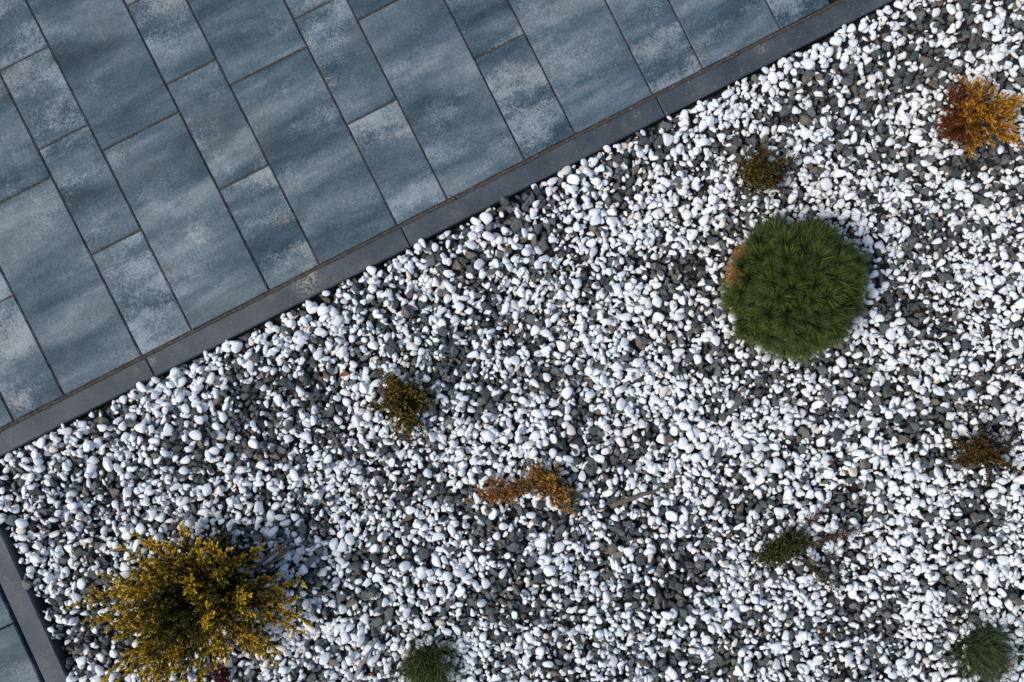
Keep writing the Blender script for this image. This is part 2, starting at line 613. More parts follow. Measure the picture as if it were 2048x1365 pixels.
def sample_spot(n):
    xs = RNG.uniform(-1.45, 1.45, n * 3)
    ys = RNG.uniform(-0.97, 0.92, n * 3)
    ok = (d_kerb(xs, ys) > 0.006) & (d_edge(xs, ys) > 0.006)
    return xs[ok][:n], ys[ok][:n]


# quad-sphere template
def quad_sphere(n):
    idx = {}
    V, F = [], []

    def vid(p):
        key = tuple(np.round(p, 5))
        if key not in idx:
            idx[key] = len(V)
            V.append(p)
        return idx[key]
    t = np.tan(np.linspace(-1, 1, n + 1) * math.pi / 4)
    for ax in range(3):
        for sg in (-1, 1):
            for i in range(n):
                for j in range(n):
                    q = []
                    for (a, c) in ((i, j), (i + 1, j), (i + 1, j + 1), (i, j + 1)):
                        p = np.zeros(3)
                        p[ax] = sg
                        p[(ax + 1) % 3] = t[a]
                        p[(ax + 2) % 3] = t[c]
                        q.append(vid(p))
                    F.append(q if sg > 0 else q[::-1])
    V = np.array(V)
    V /= np.linalg.norm(V, axis=1)[:, None]
    return V, np.array(F)


QV4, QF4 = quad_sphere(4)
QV3, QF3 = quad_sphere(3)
QV2, QF2 = quad_sphere(2)


def stone_shape(kind, rng, big):
    e = rng.uniform(0.70, 0.92) if kind == 'w' else rng.uniform(0.6, 0.85)
    Q = (QV2, QV3, QV4)[big]
    V = np.sign(Q) * np.abs(Q) ** e
    V /= np.abs(V).max(axis=0)
    # egg / wedge taper
    V[:, 1] *= 1 + rng.uniform(-.45, .45) * V[:, 0]
    V[:, 2] *= 1 + rng.uniform(-.25, .25) * V[:, 0]
    V[:, 0] += rng.uniform(-.22, .22) * V[:, 1] ** 2
    for k in range(7 if kind == 'w' else 10):
        d = rng.normal(size=3); d /= np.linalg.norm(d)
        h = V @ d
        lim = rng.uniform(0.62, 0.90) if kind == 'w' else rng.uniform(0.5, 0.82)
        keep = 0.22 if kind == 'w' else 0.04
        ov = np.maximum(h - lim, 0)
        V -= np.outer(ov * (1 - keep), d)
    for k in range(3):
        d = rng.normal(size=3)
        ph = rng.uniform(0, 6.3)
        V *= 1 + (0.03 if kind == 'w' else 0.05) * np.sin(V @ d * 2.4 + ph)[:, None]
    V -= (V.max(axis=0) + V.min(axis=0)) / 2
    V /= np.abs(V).max(axis=0)
    return V


LIBW = [[stone_shape('w', np.random.default_rng(100 + i), g) for i in range(24)] for g in (0, 1, 2)]
LIBD = [[stone_shape('d', np.random.default_rng(300 + i), g) for i in range(24)] for g in (0, 1, 2)]

xs, ys = sample_spot(ND * 3)
cands = np.stack([xs, ys], 1)
pxs = xs / S + 1024
pys = 682.5 - ys / S
dk = np.zeros(len(xs))
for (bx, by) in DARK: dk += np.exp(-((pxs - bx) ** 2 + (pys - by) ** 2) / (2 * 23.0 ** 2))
for (bx, by) in LIGHT: dk -= 0.5 * np.exp(-((pxs - bx) ** 2 + (pys - by) ** 2) / (2 * 38.0 ** 2))
iy = np.clip(((ys - Y0) / RES).astype(int), 0, NY - 1)
ix = np.clip(((xs - X0) / RES).astype(int), 0, NX - 1)
dk = np.clip(dk, -0.5, 1.0)
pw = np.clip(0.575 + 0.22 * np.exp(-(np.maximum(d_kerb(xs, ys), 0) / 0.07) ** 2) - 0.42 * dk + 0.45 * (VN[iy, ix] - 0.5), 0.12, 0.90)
smap = 0.86 + 0.30 * size_map[iy, ix]
# larger stones were raked against the kerb
smap *= 1 + 0.16 * np.exp(-np.maximum(d_kerb(xs, ys), 0) / 0.12)

stones = []       # kind, a,b,c, yaw, tiltx, tilty, pos, tint, shape
n_try = ND
isw = RNG.random(len(xs)) < pw
asz = np.where(isw, np.exp(RNG.normal(math.log(0.0079), 0.34, len(xs))), np.exp(RNG.normal(math.log(0.0076), 0.33, len(xs))))
asz = np.clip(asz * smap, 0.0036, 0.0168)
key = RNG.random(ND) + 0.20 * isw[:ND] + 16.0 * np.minimum(asz[:ND], 0.02)
order = np.argsort(key)
used = 0
alt = ND
for q in order:
    best = q
    hb = 9.0
    for cnd in (q, alt, alt + 1):
        if cnd >= len(xs): continue
        if cnd != q and (isw[cnd] != isw[q]): continue
        cx, cy = xs[cnd], ys[cnd]
        i0, j0 = int((cx - X0) / RES), int((cy - Y0) / RES)
        hh = H[max(j0 - 3, 0):j0 + 4, max(i0 - 3, 0):i0 + 4].mean()
        if hh < hb: hb, best = hh, cnd
    alt = alt + 2 if alt + 3 < len(xs) else ND
    x, y = xs[best], ys[best]
    wht = bool(isw[q])
    a = asz[q]
    bb = a * RNG.uniform(0.48, 0.88)
    c = bb * (RNG.uniform(0.5, 0.78) if wht else RNG.uniform(0.45, 0.75))
    dmin = min(d_kerb(x, y), d_edge(x, y))
    if dmin < bb * 0.6: continue
    yaw = RNG.uniform(0, math.pi * 2)
    r = int(a / RES) + 1
    i0, j0 = int((x - X0) / RES), int((y - Y0) / RES)
    if i0 - r < 0 or j0 - r < 0 or i0 + r + 1 >= NX or j0 + r + 1 >= NY: continue
    sub = H[j0 - r:j0 + r + 1, i0 - r:i0 + r + 1]
    lx = gx[i0 - r:i0 + r + 1][None, :] - x
    ly = gy[j0 - r:j0 + r + 1][:, None] - y
    cs, sn = math.cos(yaw), math.sin(yaw)
    U = (lx * cs + ly * sn) / a
    Vv = (-lx * sn + ly * cs) / bb
    r2 = U * U + Vv * Vv
    m = r2 < 0.96
    hm = sub[m]
    um, vm = U[m], Vv[m]
    if len(hm) < 4: continue
    su = float(np.clip((hm * um).mean() / max((um * um).mean(), 1e-6) * 0.9, -0.5 * a, 0.5 * a))
    sv_ = float(np.clip((hm * vm).mean() / max((vm * vm).mean(), 1e-6) * 0.9, -0.5 * bb, 0.5 * bb))
    cap = c * np.sqrt(1 - r2[m])
    zc = float(np.quantile(hm - (su * um + sv_ * vm) + cap, 0.93))
    if zc + c > 0.018 or zc > 0.006: continue
    topm = zc + cap + su * um + sv_ * vm
    upd = topm > hm
    blk = sub.copy()
    tmp = hm.copy(); tmp[upd] = topm[upd]
    blk[m] = tmp
    H[j0 - r:j0 + r + 1, i0 - r:i0 + r + 1] = blk
    ob = OWN[j0 - r:j0 + r + 1, i0 - r:i0 + r + 1]
    t2 = ob[m]; t2[upd] = len(stones); ob[m] = t2
    tint = RNG.beta(1.3, 2.6) if wht else RNG.beta(1.8, 2.0)
    if wht and RNG.random() < 0.045: tint = RNG.uniform(0.8, 1.0)
    if not wht and RNG.random() < 0.10: tint = RNG.uniform(0.82, 1.0)
    stones.append((wht, a, bb, c, yaw, su / a, sv_ / bb, x, y, zc, tint, int(RNG.integers(24))))

vis = np.bincount(OWN[OWN >= 0].ravel(), minlength=len(stones))


def stone_mat(st):
    wht, a, bb, c, yaw, tu, tv, x, y, z, tint, sh = st
    R = Matrix.Rotation(yaw, 3, 'Z') @ Matrix.Rotation(-math.atan(tu), 3, 'Y') @ Matrix.Rotation(math.atan(tv), 3, 'X')
    return R


def height(x, y):
    i = min(max(int((x - X0) / RES), 0), NX - 1)
    j = min(max(int((y - Y0) / RES), 0), NY - 1)
    return float(H[max(j - 2, 0):j + 3, max(i - 2, 0):i + 3].mean())


LAND = [((1595, 573), 'the round green pine'), ((1955, 235), 'the orange cypress'), ((1525, 340), 'the compact bronze shrub'),
        ((810, 810), 'the ragged olive shrub'), ((1070, 970), 'the orange creeping juniper'), ((1590, 1095), 'the green creeping juniper'),
        ((1965, 905), 'the half bare brown shrub'), ((1965, 1300), 'the tuft of long needles'),
        ((860, 1325), 'the grassy tuft'), ((400, 1200), 'the golden juniper'), ((560, 1105), 'the tied sticks'),
        ((720, 1310), 'the pale grey branch'), ((1285, 985), 'the grey root'), ((690, 748), 'the rust red leaf')]


def near_words(x, y):
    px, py = x / S + 1024, 682.5 - y / S
    if d_kerb(x, y) < 0.055:
        u = (Vector((px, py)) - ORG).dot(DU)
        part = 'first' if u < 180 else 'second' if u < 753 else 'third' if u < 1327 else 'fourth'
        return 'against the %s stone of the long kerb' % part
    if d_edge(x, y) < 0.05: return 'against the kerb of the lower left corner'
    dd = [(px - c[0]) ** 2 + (py - c[1]) ** 2 for c, _ in LAND]
    (lx_, ly_), ln_ = LAND[int(np.argmin(dd))]
    ddx, ddy = px - lx_, py - ly_
    far = 'close ' if math.hypot(ddx, ddy) < 130 else ''
    if abs(ddx) > 2.2 * abs(ddy): side_ = 'left of' if ddx < 0 else 'right of'
    elif abs(ddy) > 2.2 * abs(ddx): side_ = 'above' if ddy < 0 else 'below'
    else: side_ = ('upper ' if ddy < 0 else 'lower ') + ('left of' if ddx < 0 else 'right of')
    return far + side_ + ' ' + ln_


inv = np.array([abs(s[7]) < 1.30 and abs(s[8]) < 0.86 for s in stones])
big_w = [i for i in np.argsort(-vis * inv) if stones[i][0]][:300]
big_d = [i for i in np.argsort(-vis * inv) if not stones[i][0]][:300]
single = set(big_w) | set(big_d)

shape_me = {}
for wht, lib in ((True, LIBW), (False, LIBD)):
    for i, V in enumerate(lib[2]):
        me = np_mesh('pebble_shape' if wht else 'stone_shape', V, QF4, wht)
        me.materials.append(M_WHO if wht else M_DKO)
        shape_me[(wht, i)] = me
for i in list(big_w) + list(big_d):
    st = stones[i]
    wht, a, bb, c, yaw, tu, tv, x, y, z, tint, sh = st
    o = bpy.data.objects.new('white_pebble' if wht else 'dark_stone', shape_me[(wht, sh)])
    o.matrix_world = Matrix.LocRotScale(Vector((x, y, z)), stone_mat(st).to_quaternion(), Vector((a, bb, c)))
    COL.objects.link(o)
    o['tint'] = float(tint)
    form = 'long narrow' if bb / a < 0.66 else 'rounded' if bb / a > 0.82 else 'oval'
    if wht: hue = 'cream tinged white' if tint > 0.8 else 'clean white'
    else: hue = 'brownish' if tint > 0.8 else 'mid grey' if tint > 0.5 else 'near black'
    nm = 'pebble' if wht else 'stone'
    lab = 'large %s %s %s %s' % (form, hue, nm, near_words(x, y))
    tag(o, lab, 'pebble' if wht else 'stone', lab[6:])

for wht, lib, mat, nm, lab in ((True, LIBW, M_WH, 'white_gravel', 'smaller white marble pebbles spread over the whole bed'),
                               (False, LIBD, M_DK, 'dark_gravel', 'smaller dark grey stones showing between the white pebbles')):
    Vs, Fs, Ts = [], [], []
    off = 0
    for i, st in enumerate(stones):
        if st[0] != wht or i in single or vis[i] < 4: continue
        R = np.array(stone_mat(st))
        g = 2 if st[1] > 0.0138 else 1 if st[1] > 0.0072 else 0
        QF = (QF2, QF3, QF4)[g]
        P = (lib[g][st[11]] * np.array([st[1], st[2], st[3]])) @ R.T + np.array([st[7], st[8], st[9]])
        Vs.append(P); Fs.append(QF + off); Ts.append(np.full(len(P), st[10]))
        off += len(P)
    me = np_mesh(nm, np.concatenate(Vs), np.concatenate(Fs), wht, {'tint': ('FLOAT', np.concatenate(Ts))})
    me.materials.append(mat)
    tag(link(nm, me), lab, 'gravel', kind='stuff')
print('stones', len(stones), 'visible', int((vis > 0).sum()), 'white', sum(1 for i, s in enumerate(stones) if s[0] and vis[i] > 0))

# bed of soil just under the stones, follows the height field they were dropped on
st_ = 8
sub = H0[::st_, ::st_].copy()
sub[out[::st_, ::st_]] = -0.06
ny, nx = sub.shape
VX, VY = np.meshgrid(gx[::st_], gy[::st_])
V = np.stack([VX.ravel(), VY.ravel(), sub.ravel() - 0.002], 1)
ii = np.arange(ny * nx).reshape(ny, nx)
F = np.stack([ii[:-1, :-1].ravel(), ii[:-1, 1:].ravel(), ii[1:, 1:].ravel(), ii[1:, :-1].ravel()], 1)
me = np_mesh('gravel_bed', V, F)
me.materials.append(M_SOIL)
tag(link('gravel_bed', me), 'dark earth bed under the pebbles', kind='structure')


# ------------------------------------------------------------------ plants
def rnd(a, c): return random.uniform(a, c)
def jit(s): return Vector((random.gauss(0, s), random.gauss(0, s), random.gauss(0, s)))


class Leaves:
    def __init__(self, kp=1.5):
        self.kp = kp
        self.P, self.D, self.L, self.W, self.C = [], [], [], [], []

    def along(self, p, d, ln, gap, ll, lw, ang, c0, c1, t0=0.0, t1=1.0, cv=0.18):
        n = max(2, int(ln / gap))
        t = (np.arange(n) + 0.5) / n
        d = np.array(d); p = np.array(p)
        up = np.array([0.0, 0, 1]) if abs(d[2]) < 0.9 else np.array([1.0, 0, 0])
        s = np.cross(d, up); s /= np.linalg.norm(s)
        e = np.cross(s, d)
        az = np.arange(n) * 2.399 + RNG.uniform(0, 6.28)
        an = ang * (1.1 - 0.5 * t) + RNG.normal(0, 0.12, n)
        Dd = d[None, :] * np.cos(an)[:, None] + (s[None, :] * np.cos(az)[:, None] + e[None, :] * np.sin(az)[:, None]) * np.sin(an)[:, None]
        self.P.append(p[None, :] + d[None, :] * (t * ln)[:, None])
        self.D.append(Dd)
        self.L.append(ll * RNG.uniform(0.75, 1.25, n) * (1.05 - 0.3 * t))
        self.W.append(lw * RNG.uniform(0.8, 1.2, n))
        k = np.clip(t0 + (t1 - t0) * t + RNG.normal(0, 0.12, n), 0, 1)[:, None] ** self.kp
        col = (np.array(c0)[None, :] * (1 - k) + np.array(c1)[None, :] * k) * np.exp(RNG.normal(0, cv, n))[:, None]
        self.C.append(col)

    def mesh(self, name):
        P = np.concatenate(self.P); D = np.concatenate(self.D)
        L = np.concatenate(self.L)[:, None]; W = np.concatenate(self.W)[:, None]
        C = np.concatenate(self.C)
        n = len(P)
        r = RNG.normal(size=(n, 3))
        N = r - D * (r * D).sum(1)[:, None]
        N[:, 2] += 0.8
        N -= D * (N * D).sum(1)[:, None]
        N /= np.linalg.norm(N, axis=1)[:, None] + 1e-9
        Sd = np.cross(D, N)
        V = np.stack([P, P + D * L * .42 + Sd * W * .5, P + D * L * .42 - Sd * W * .5, P + D * L * .5 + N * W * .42, P + D * L], 1).reshape(-1, 3)
        b0 = (np.arange(n) * 5)[:, None]
        T = np.array([[0, 3, 1], [0, 2, 3], [1, 3, 4], [3, 2, 4]])
        F = (b0[:, :, None] + T[None]).reshape(-1, 3)
        return np_mesh(name, V, F, True, {'Col': ('FLOAT_COLOR', np.repeat(C, 5, 0))})


def tube_mesh(name, paths, sides=5):
    """paths: list of (points, r0, r1)"""
    V, F = [], []
    for pts, r0, r1 in paths:
        b0 = len(V)
        n = len(pts)
        for i, p in enumerate(pts):
            d = (pts[min(i + 1, n - 1)] - pts[max(i - 1, 0)]).normalized()
            up = Vector((0, 0, 1)) if abs(d.z) < 0.9 else Vector((1, 0, 0))
            s = d.cross(up).normalized(); e = s.cross(d)
            r = r0 + (r1 - r0) * i / (n - 1)
            for k in range(sides):
                a = 6.2832 * k / sides
                V.append(tuple(p + (s * math.cos(a) + e * math.sin(a)) * r))
        for i in range(n - 1):
            for k in range(sides):
                k2 = (k + 1) % sides
                F.append((b0 + i * sides + k, b0 + i * sides + k2, b0 + (i + 1) * sides + k2, b0 + (i + 1) * sides + k))
        F.append(tuple(b0 + k for k in range(sides))[::-1])
        F.append(tuple(b0 + (n - 1) * sides + k for k in range(sides)))
    me = bpy.data.meshes.new(name)
    me.from_pydata(V, [], F)
    me.update()
    for p in me.polygons: p.use_smooth = True
    return me


def bez(a, m, c, n):
    return [a * (1 - t) ** 2 + m * (2 * t * (1 - t)) + c * t * t for t in [i / n for i in range(n + 1)]]


def grow(plant, tip, P, base=None):
    """one branch of a conifer: woody stem (part) with its scale foliage (sub-part). P: parameters"""
    base = Vector((0, 0, 0)) if base is None else base
    tip = tip - plant.location
    d = tip - base
    ln = d.length
    mid = base + d * 0.5 + Vector((0, 0, P.get('arch', 0.15) * ln)) + jit(ln * 0.05)
    n = max(5, int(ln / 0.012))
    pts = bez(base, mid, tip, n)
    for i in range(1, n): pts[i] = pts[i] + jit(P.get('wob', 0.0012))
    br = link('branch', tube_mesh('branch', [(pts, P.get('r0', 0.0028), 0.0005)]), M_BARK, plant)
    lv = Leaves(P.get('kp', 1.5))
    gap, ll, lw, ang = P['gap'], P['ll'], P['lw'], P.get('ang', 0.65)
    cin, cout = P['cin'], P['cout']
    if callable(cout): cin, cout = cout(tip + plant.location, cin)
    tmin = P.get('tmin', 0.25)
    step = P['step']
    nb = max(3, int(ln * (1 - tmin) / step))
    side = 1
    blen = P['blen'] * min(1.0, max(0.45, ln / 0.16))
    for i in range(nb):
        t = tmin + (1 - tmin) * (i + rnd(0.1, 0.9)) / nb
        f = t * n
        k = min(int(f), n - 1)
        p = pts[k].lerp(pts[k + 1], f - k)
        ax = (pts[k + 1] - pts[k]).normalized()
        up = Vector((0, 0, 1))
        s = ax.cross(up)
        s = s.normalized() if s.length > 1e-3 else Vector((1, 0, 0))
        e = s.cross(ax)
        side = -side
        az = random.gauss(0, P.get('plane', 0.6)) + (0 if side > 0 else math.pi)
        lat = s * math.cos(az) + e * abs(math.sin(az)) * (1 if random.random() < P.get('upw', 0.75) else -1)
        a2 = P.get('bang', 0.75) * rnd(0.75, 1.2)
        bd = (ax * math.cos(a2) + lat * math.sin(a2)).normalized()
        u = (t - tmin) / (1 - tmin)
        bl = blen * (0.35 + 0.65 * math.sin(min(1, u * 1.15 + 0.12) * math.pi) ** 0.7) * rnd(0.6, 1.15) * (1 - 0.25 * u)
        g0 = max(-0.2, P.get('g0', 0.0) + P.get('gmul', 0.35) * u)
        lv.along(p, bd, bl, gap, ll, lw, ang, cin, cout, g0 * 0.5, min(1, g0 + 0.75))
        ns = int(bl / P.get('sstep', 0.009))
        for j in range(ns):
            tt = (j + 0.6) / (ns + 0.3)
            q = p + bd * bl * tt
            lat2 = (bd.cross(Vector((random.gauss(0, 1), random.gauss(0, 1), random.gauss(0, 1) + 0.5)))).normalized()
            a3 = 0.62 * rnd(0.7, 1.2)
            sd_ = (bd * math.cos(a3) + lat2 * math.sin(a3) + Vector((0, 0, P.get('lift', 0.15)))).normalized()
            sl = P.get('slen', 0.014) * (1.15 - 0.6 * tt) * rnd(0.6, 1.2)
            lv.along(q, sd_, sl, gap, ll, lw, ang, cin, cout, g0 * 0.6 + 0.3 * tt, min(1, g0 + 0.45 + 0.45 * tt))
    # leading shoot
    k0 = int(n * max(tmin, 0.55))
    for k in range(k0, n):
        sg = pts[k + 1] - pts[k]
        lv.along(pts[k], sg.normalized(), sg.length, gap, ll, lw, ang, cin, cout, 0.4, 0.6 + 0.4 * k / n)
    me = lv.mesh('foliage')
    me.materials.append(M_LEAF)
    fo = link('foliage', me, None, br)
    fo['kind'] = 'stuff'
    return br


def shrub(name, base_px, tips, P, label, cat='shrub', inner=0, hmax=0.1, poly=None, zt=0.03, group=None):
    b = G(base_px[0], base_px[1], -0.02)
    b.z = height(b.x, b.y) - 0.012
    pl = empty(name, b)
    tag(pl, label, cat, group)
    for tp in tips:
        z = tp[2] if len(tp) > 2 else zt
        grow(pl, G(tp[0], tp[1], z), P)
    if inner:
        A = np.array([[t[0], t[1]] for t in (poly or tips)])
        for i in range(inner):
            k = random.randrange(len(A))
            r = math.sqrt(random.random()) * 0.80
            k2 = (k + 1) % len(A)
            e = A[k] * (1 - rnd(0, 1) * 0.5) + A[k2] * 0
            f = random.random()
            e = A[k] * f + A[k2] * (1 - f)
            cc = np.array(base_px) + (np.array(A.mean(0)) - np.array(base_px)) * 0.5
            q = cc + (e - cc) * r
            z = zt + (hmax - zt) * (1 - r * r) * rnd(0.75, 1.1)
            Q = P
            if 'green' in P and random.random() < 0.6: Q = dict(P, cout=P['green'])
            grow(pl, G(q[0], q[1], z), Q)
    return pl


# big golden juniper
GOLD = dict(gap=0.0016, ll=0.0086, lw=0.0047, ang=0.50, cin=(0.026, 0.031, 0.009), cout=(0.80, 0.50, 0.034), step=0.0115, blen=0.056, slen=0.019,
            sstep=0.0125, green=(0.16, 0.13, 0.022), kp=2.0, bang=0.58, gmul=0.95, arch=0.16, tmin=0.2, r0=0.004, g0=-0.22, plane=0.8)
gold_tips = [(145, 1210, .05), (172, 1241, .05), (187, 1187, .07), (214, 1150, .07), (241, 1091, .08), (270, 1067, .07), (300, 1081, .09), (330, 1085, .09),
             (362, 1053, .07), (395, 1085, .12), (425, 1085, .15), (450, 1105, .14), (490, 1110, .10), (528, 1089, .09), (560, 1150, .05), (604, 1163, .06), (590, 1200, .06),
             (621, 1243, .06), (600, 1265, .05), (557, 1305, .05), (550, 1322, .04), (505, 1300, .07), (520, 1290, .08), (226, 1251, .08), (236, 1278, .09), (265, 1310, .09),
             (250, 1270, .13), (215, 1225, .12), (230, 1185, .14), (265, 1140, .14), (300, 1120, .14), (205, 1360, .06), (235, 1362, .10), (262, 1340, .10), (290, 1352, .13),
             (330, 1370, .15), (360, 1395, .13), (300, 1400, .10), (240, 1420, .08), (400, 1385, .13), (430, 1330, .10), (455, 1322, .08), (440, 1295, .16)]
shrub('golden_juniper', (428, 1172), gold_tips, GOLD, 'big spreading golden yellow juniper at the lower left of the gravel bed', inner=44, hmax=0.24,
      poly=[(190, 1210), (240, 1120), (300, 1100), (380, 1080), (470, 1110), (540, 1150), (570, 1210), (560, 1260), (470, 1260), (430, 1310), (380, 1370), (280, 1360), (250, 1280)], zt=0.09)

DGREEN = dict(GOLD, cin=(0.022, 0.028, 0.012), cout=(0.14, 0.11, 0.022), blen=0.045, slen=0.016, gap=0.0020, ll=0.0080, lw=0.0042, r0=0.003)
shrub('dark_juniper', (445, 1120), [(431, 1051), (406, 1066), (461, 1064), (475, 1085), (490, 1102), (402, 1080), (447, 1060), (420, 1075, .05), (455, 1085, .06), (438, 1090, .07), (470, 1105, .05)],
      DGREEN, 'small dark green juniper peeping out behind the top of the big golden juniper', zt=0.03)

# orange cypress, rust red on its left flank
def cyp_col(p, cin):
    px = p.x / (S * (1 - p.z / CAM_H)) + 1024
    k = min(1, max(0, (px - 1905) / 50 + random.gauss(0, 0.2)))
    a = Vector((0.24, 0.070, 0.018)); c = Vector((0.70, 0.33, 0.028))
    ci = Vector((0.060, 0.020, 0.010)).lerp(Vector((0.10, 0.040, 0.010)), k)
    return tuple(ci), tuple(a.lerp(c, k))


CYP = dict(gap=0.0021, ll=0.0115, lw=0.0030, ang=0.42, cin=(0.10, 0.035, 0.01), cout=cyp_col, step=0.0070, blen=0.034, slen=0.016, sstep=0.009, kp=1.9, arch=0.22, gmul=0.9,
           tmin=0.25, r0=0.0025, g0=-0.15, bang=0.5, plane=0.5, lift=0.1)
cyp = [(1912, 154), (1934, 161), (1955, 160), (1974, 155), (1990, 172), (2008, 186), (2030, 190), (2048, 197), (2041, 212), (2036, 225), (2029, 238), (2034, 262), (2040, 292), (2015, 280), (1985, 292),
       (1960, 290), (1938, 312), (1935, 300), (1917, 289), (1900, 285), (1881, 278), (1876, 262), (1871, 255), (1880, 235), (1889, 218), (1892, 200), (1897, 181), (1905, 170)]
shrub('orange_cypress', (1935, 240), cyp, CYP, 'bright orange dwarf cypress with a rust red side near the top right corner', inner=18, hmax=0.15, zt=0.06)

# little dark shrubs with bronze leaf tips
BRZ = dict(gap=0.0020, ll=0.0068, lw=0.0046, ang=0.95, cin=(0.018, 0.020, 0.007), cout=(0.165, 0.112, 0.014), kp=1.9, step=0.0070, blen=0.034, slen=0.010, sstep=0.006,
           arch=0.25, tmin=0.22, r0=0.0018, g0=0.0, plane=0.9, bang=0.8, lift=0.2)
shrub('bronze_shrub', (1518, 345), [(1524, 287), (1500, 300), (1479, 313), (1469, 322), (1473, 342), (1471, 360), (1479, 377), (1493, 395), (1510, 385), (1524, 391), (1545, 380), (1563, 388),
      (1570, 365), (1576, 353), (1583, 342), (1572, 322), (1600, 316), (1569, 312), (1541, 300)], BRZ,
      'compact dark shrub with bronze leaf tips standing above the round green pine', inner=40, hmax=0.08, zt=0.028)
shrub('bronze_shrub', (815, 806), [(761, 741), (782, 745), (800, 760), (816, 747), (828, 755), (841, 767), (870, 780), (855, 785), (873, 809), (850, 825), (852, 874), (840, 850), (822, 876), (814, 884),
      (783, 884), (795, 860), (772, 842), (767, 822), (729, 814), (759, 767), (770, 790)], dict(BRZ, cout=(0.25, 0.16, 0.02)),
      'ragged olive brown shrub with bronze tips in the middle left of the bed', inner=40, hmax=0.07, zt=0.025)
shrub('bronze_shrub', (1955, 905), [(1955, 839), (1972, 856), (2008, 856), (2038, 869), (2034, 892), (2020, 905), (2044, 946), (2010, 930), (1983, 946), (1976, 968), (1950, 932), (1921, 930), (1895, 928),
      (1894, 872), (1907, 913), (1915, 890), (1935, 866), (1990, 870), (2010, 880)], dict(BRZ, cin=(0.022, 0.015, 0.006), cout=(0.15, 0.088, 0.012), blen=0.023),
      'dark brown half bare shrub with amber tips at the right edge', inner=38, hmax=0.085, zt=0.03)

# creeping junipers
CRP = dict(gap=0.0021, ll=0.0076, lw=0.0039, ang=0.6, cin=(0.034, 0.038, 0.011), cout=(0.70, 0.33, 0.06), kp=2.0, step=0.0070, blen=0.031, slen=0.014, sstep=0.006, arch=0.12,
           tmin=0.2, r0=0.002, g0=0.12, plane=0.35, lift=0.12)
crp = shrub('creeping_juniper', (1095, 968), [(1075, 920), (1060, 930), (1047, 937), (1095, 935), (1117, 931, .01), (1121, 952), (1130, 965), (1145, 980), (1139, 999), (1153, 1032, .005), (1135, 1018), (1122, 1021),
      (1105, 1005), (1084, 998), (1069, 988), (1055, 960), (1090, 950, .05), (1110, 975, .05), (1075, 945, .04), (1120, 990, .04), (1100, 990, .04)], CRP,
      'flat orange creeping juniper with one long arm reaching left', inner=18, hmax=0.055, zt=0.022)
for tp, bp in (((932, 1002), (1070, 970)), ((953, 979), (1010, 980)), ((973, 965), (1020, 975)), ((997, 957), (1040, 972)), ((997, 1010), (1030, 978)), ((986, 1008), (1015, 980)), ((1018, 1004), (1050, 975)), ((1030, 960), (1060, 972)), ((1000, 985), (1085, 968)), ((1020, 972), (1090, 966)), ((1035, 985), (1090, 970)), ((965, 990), (1040, 975)), ((1040, 965), (1085, 966))):
    bb_ = G(bp[0], bp[1], 0.008) - crp.location
    grow(crp, G(tp[0], tp[1], 0.004), dict(CRP, cin=(0.09, 0.050, 0.014), cout=(0.60, 0.24, 0.042), arch=0.05, blen=0.027), bb_)
for tp in ((1158, 1006), (1151, 978), (1162, 992)):
    g_ = grow(crp, G(tp[0], tp[1], 0.01), dict(CRP, cin=(0.04, 0.06, 0.03), cout=(0.13, 0.17, 0.09), tmin=0.55))
    g_['label'] = 'fresh green sprig on the right side'

GCR = dict(CRP, cin=(0.022, 0.026, 0.008), cout=(0.12, 0.115, 0.028), gap=0.0020, step=0.005, blen=0.036, slen=0.012)
gcr = shrub('creeping_juniper', (1578, 1095), [(1560, 1065), (1580, 1055), (1605, 1060), (1620, 1070), (1622, 1085), (1612, 1105), (1598, 1120), (1575, 1118), (1560, 1090), (1545, 1085), (1525, 1092), (1512, 1110),
      (1508, 1125), (1525, 1135), (1550, 1135), (1555, 1115), (1535, 1110, .03), (1520, 1120, .03), (1590, 1075, .05), (1600, 1090, .05), (1580, 1100, .05)], GCR,
      'flat dark green creeping juniper with bare brown arms reaching right', inner=36, hmax=0.055, zt=0.02)
GBR = dict(GCR, cin=(0.055, 0.026, 0.014), cout=(0.11, 0.052, 0.034), step=0.007, blen=0.027, slen=0.009, gap=0.0024, tmin=0.3, arch=0.06, ll=0.007, lw=0.0028)
for tp, bp in (((1657, 1006), (1590, 1070)), ((1741, 1052), (1600, 1092)), ((1679, 1192), (1600, 1110)), ((1501, 1174), (1512, 1130)), ((1682, 1121), (1630, 1090)), ((1660, 1140), (1610, 1110)), ((1700, 1068), (1620, 1088)), ((1625, 1050), (1590, 1070))):
    b_ = grow(gcr, G(tp[0], tp[1], 0.006), GBR, G(bp[0], bp[1], 0.015) - gcr.location)
    b_['label'] = 'thin reddish brown nearly bare arm'
for tp, bp in (((1668, 1168), (1595, 1105)), ((1650, 1090), (1600, 1090))):
    grow(gcr, G(tp[0], tp[1], 0.01), dict(GCR, blen=0.016), G(bp[0], bp[1], 0.015) - gcr.location)

# small wine red plant at the lower edge
RED = dict(BRZ, cin=(0.05, 0.006, 0.010), cout=(0.13, 0.012, 0.022), lw=0.004, ll=0.006, gap=0.0024)
shrub('red_shrub', (447, 1350), [(428, 1332), (445, 1328), (460, 1345), (455, 1365), (435, 1375), (420, 1350), (470, 1370), (440, 1350, .03), (450, 1362, .03)], RED,
      'small wine red plant under the lower side of the golden juniper', inner=6, hmax=0.04, zt=0.015)


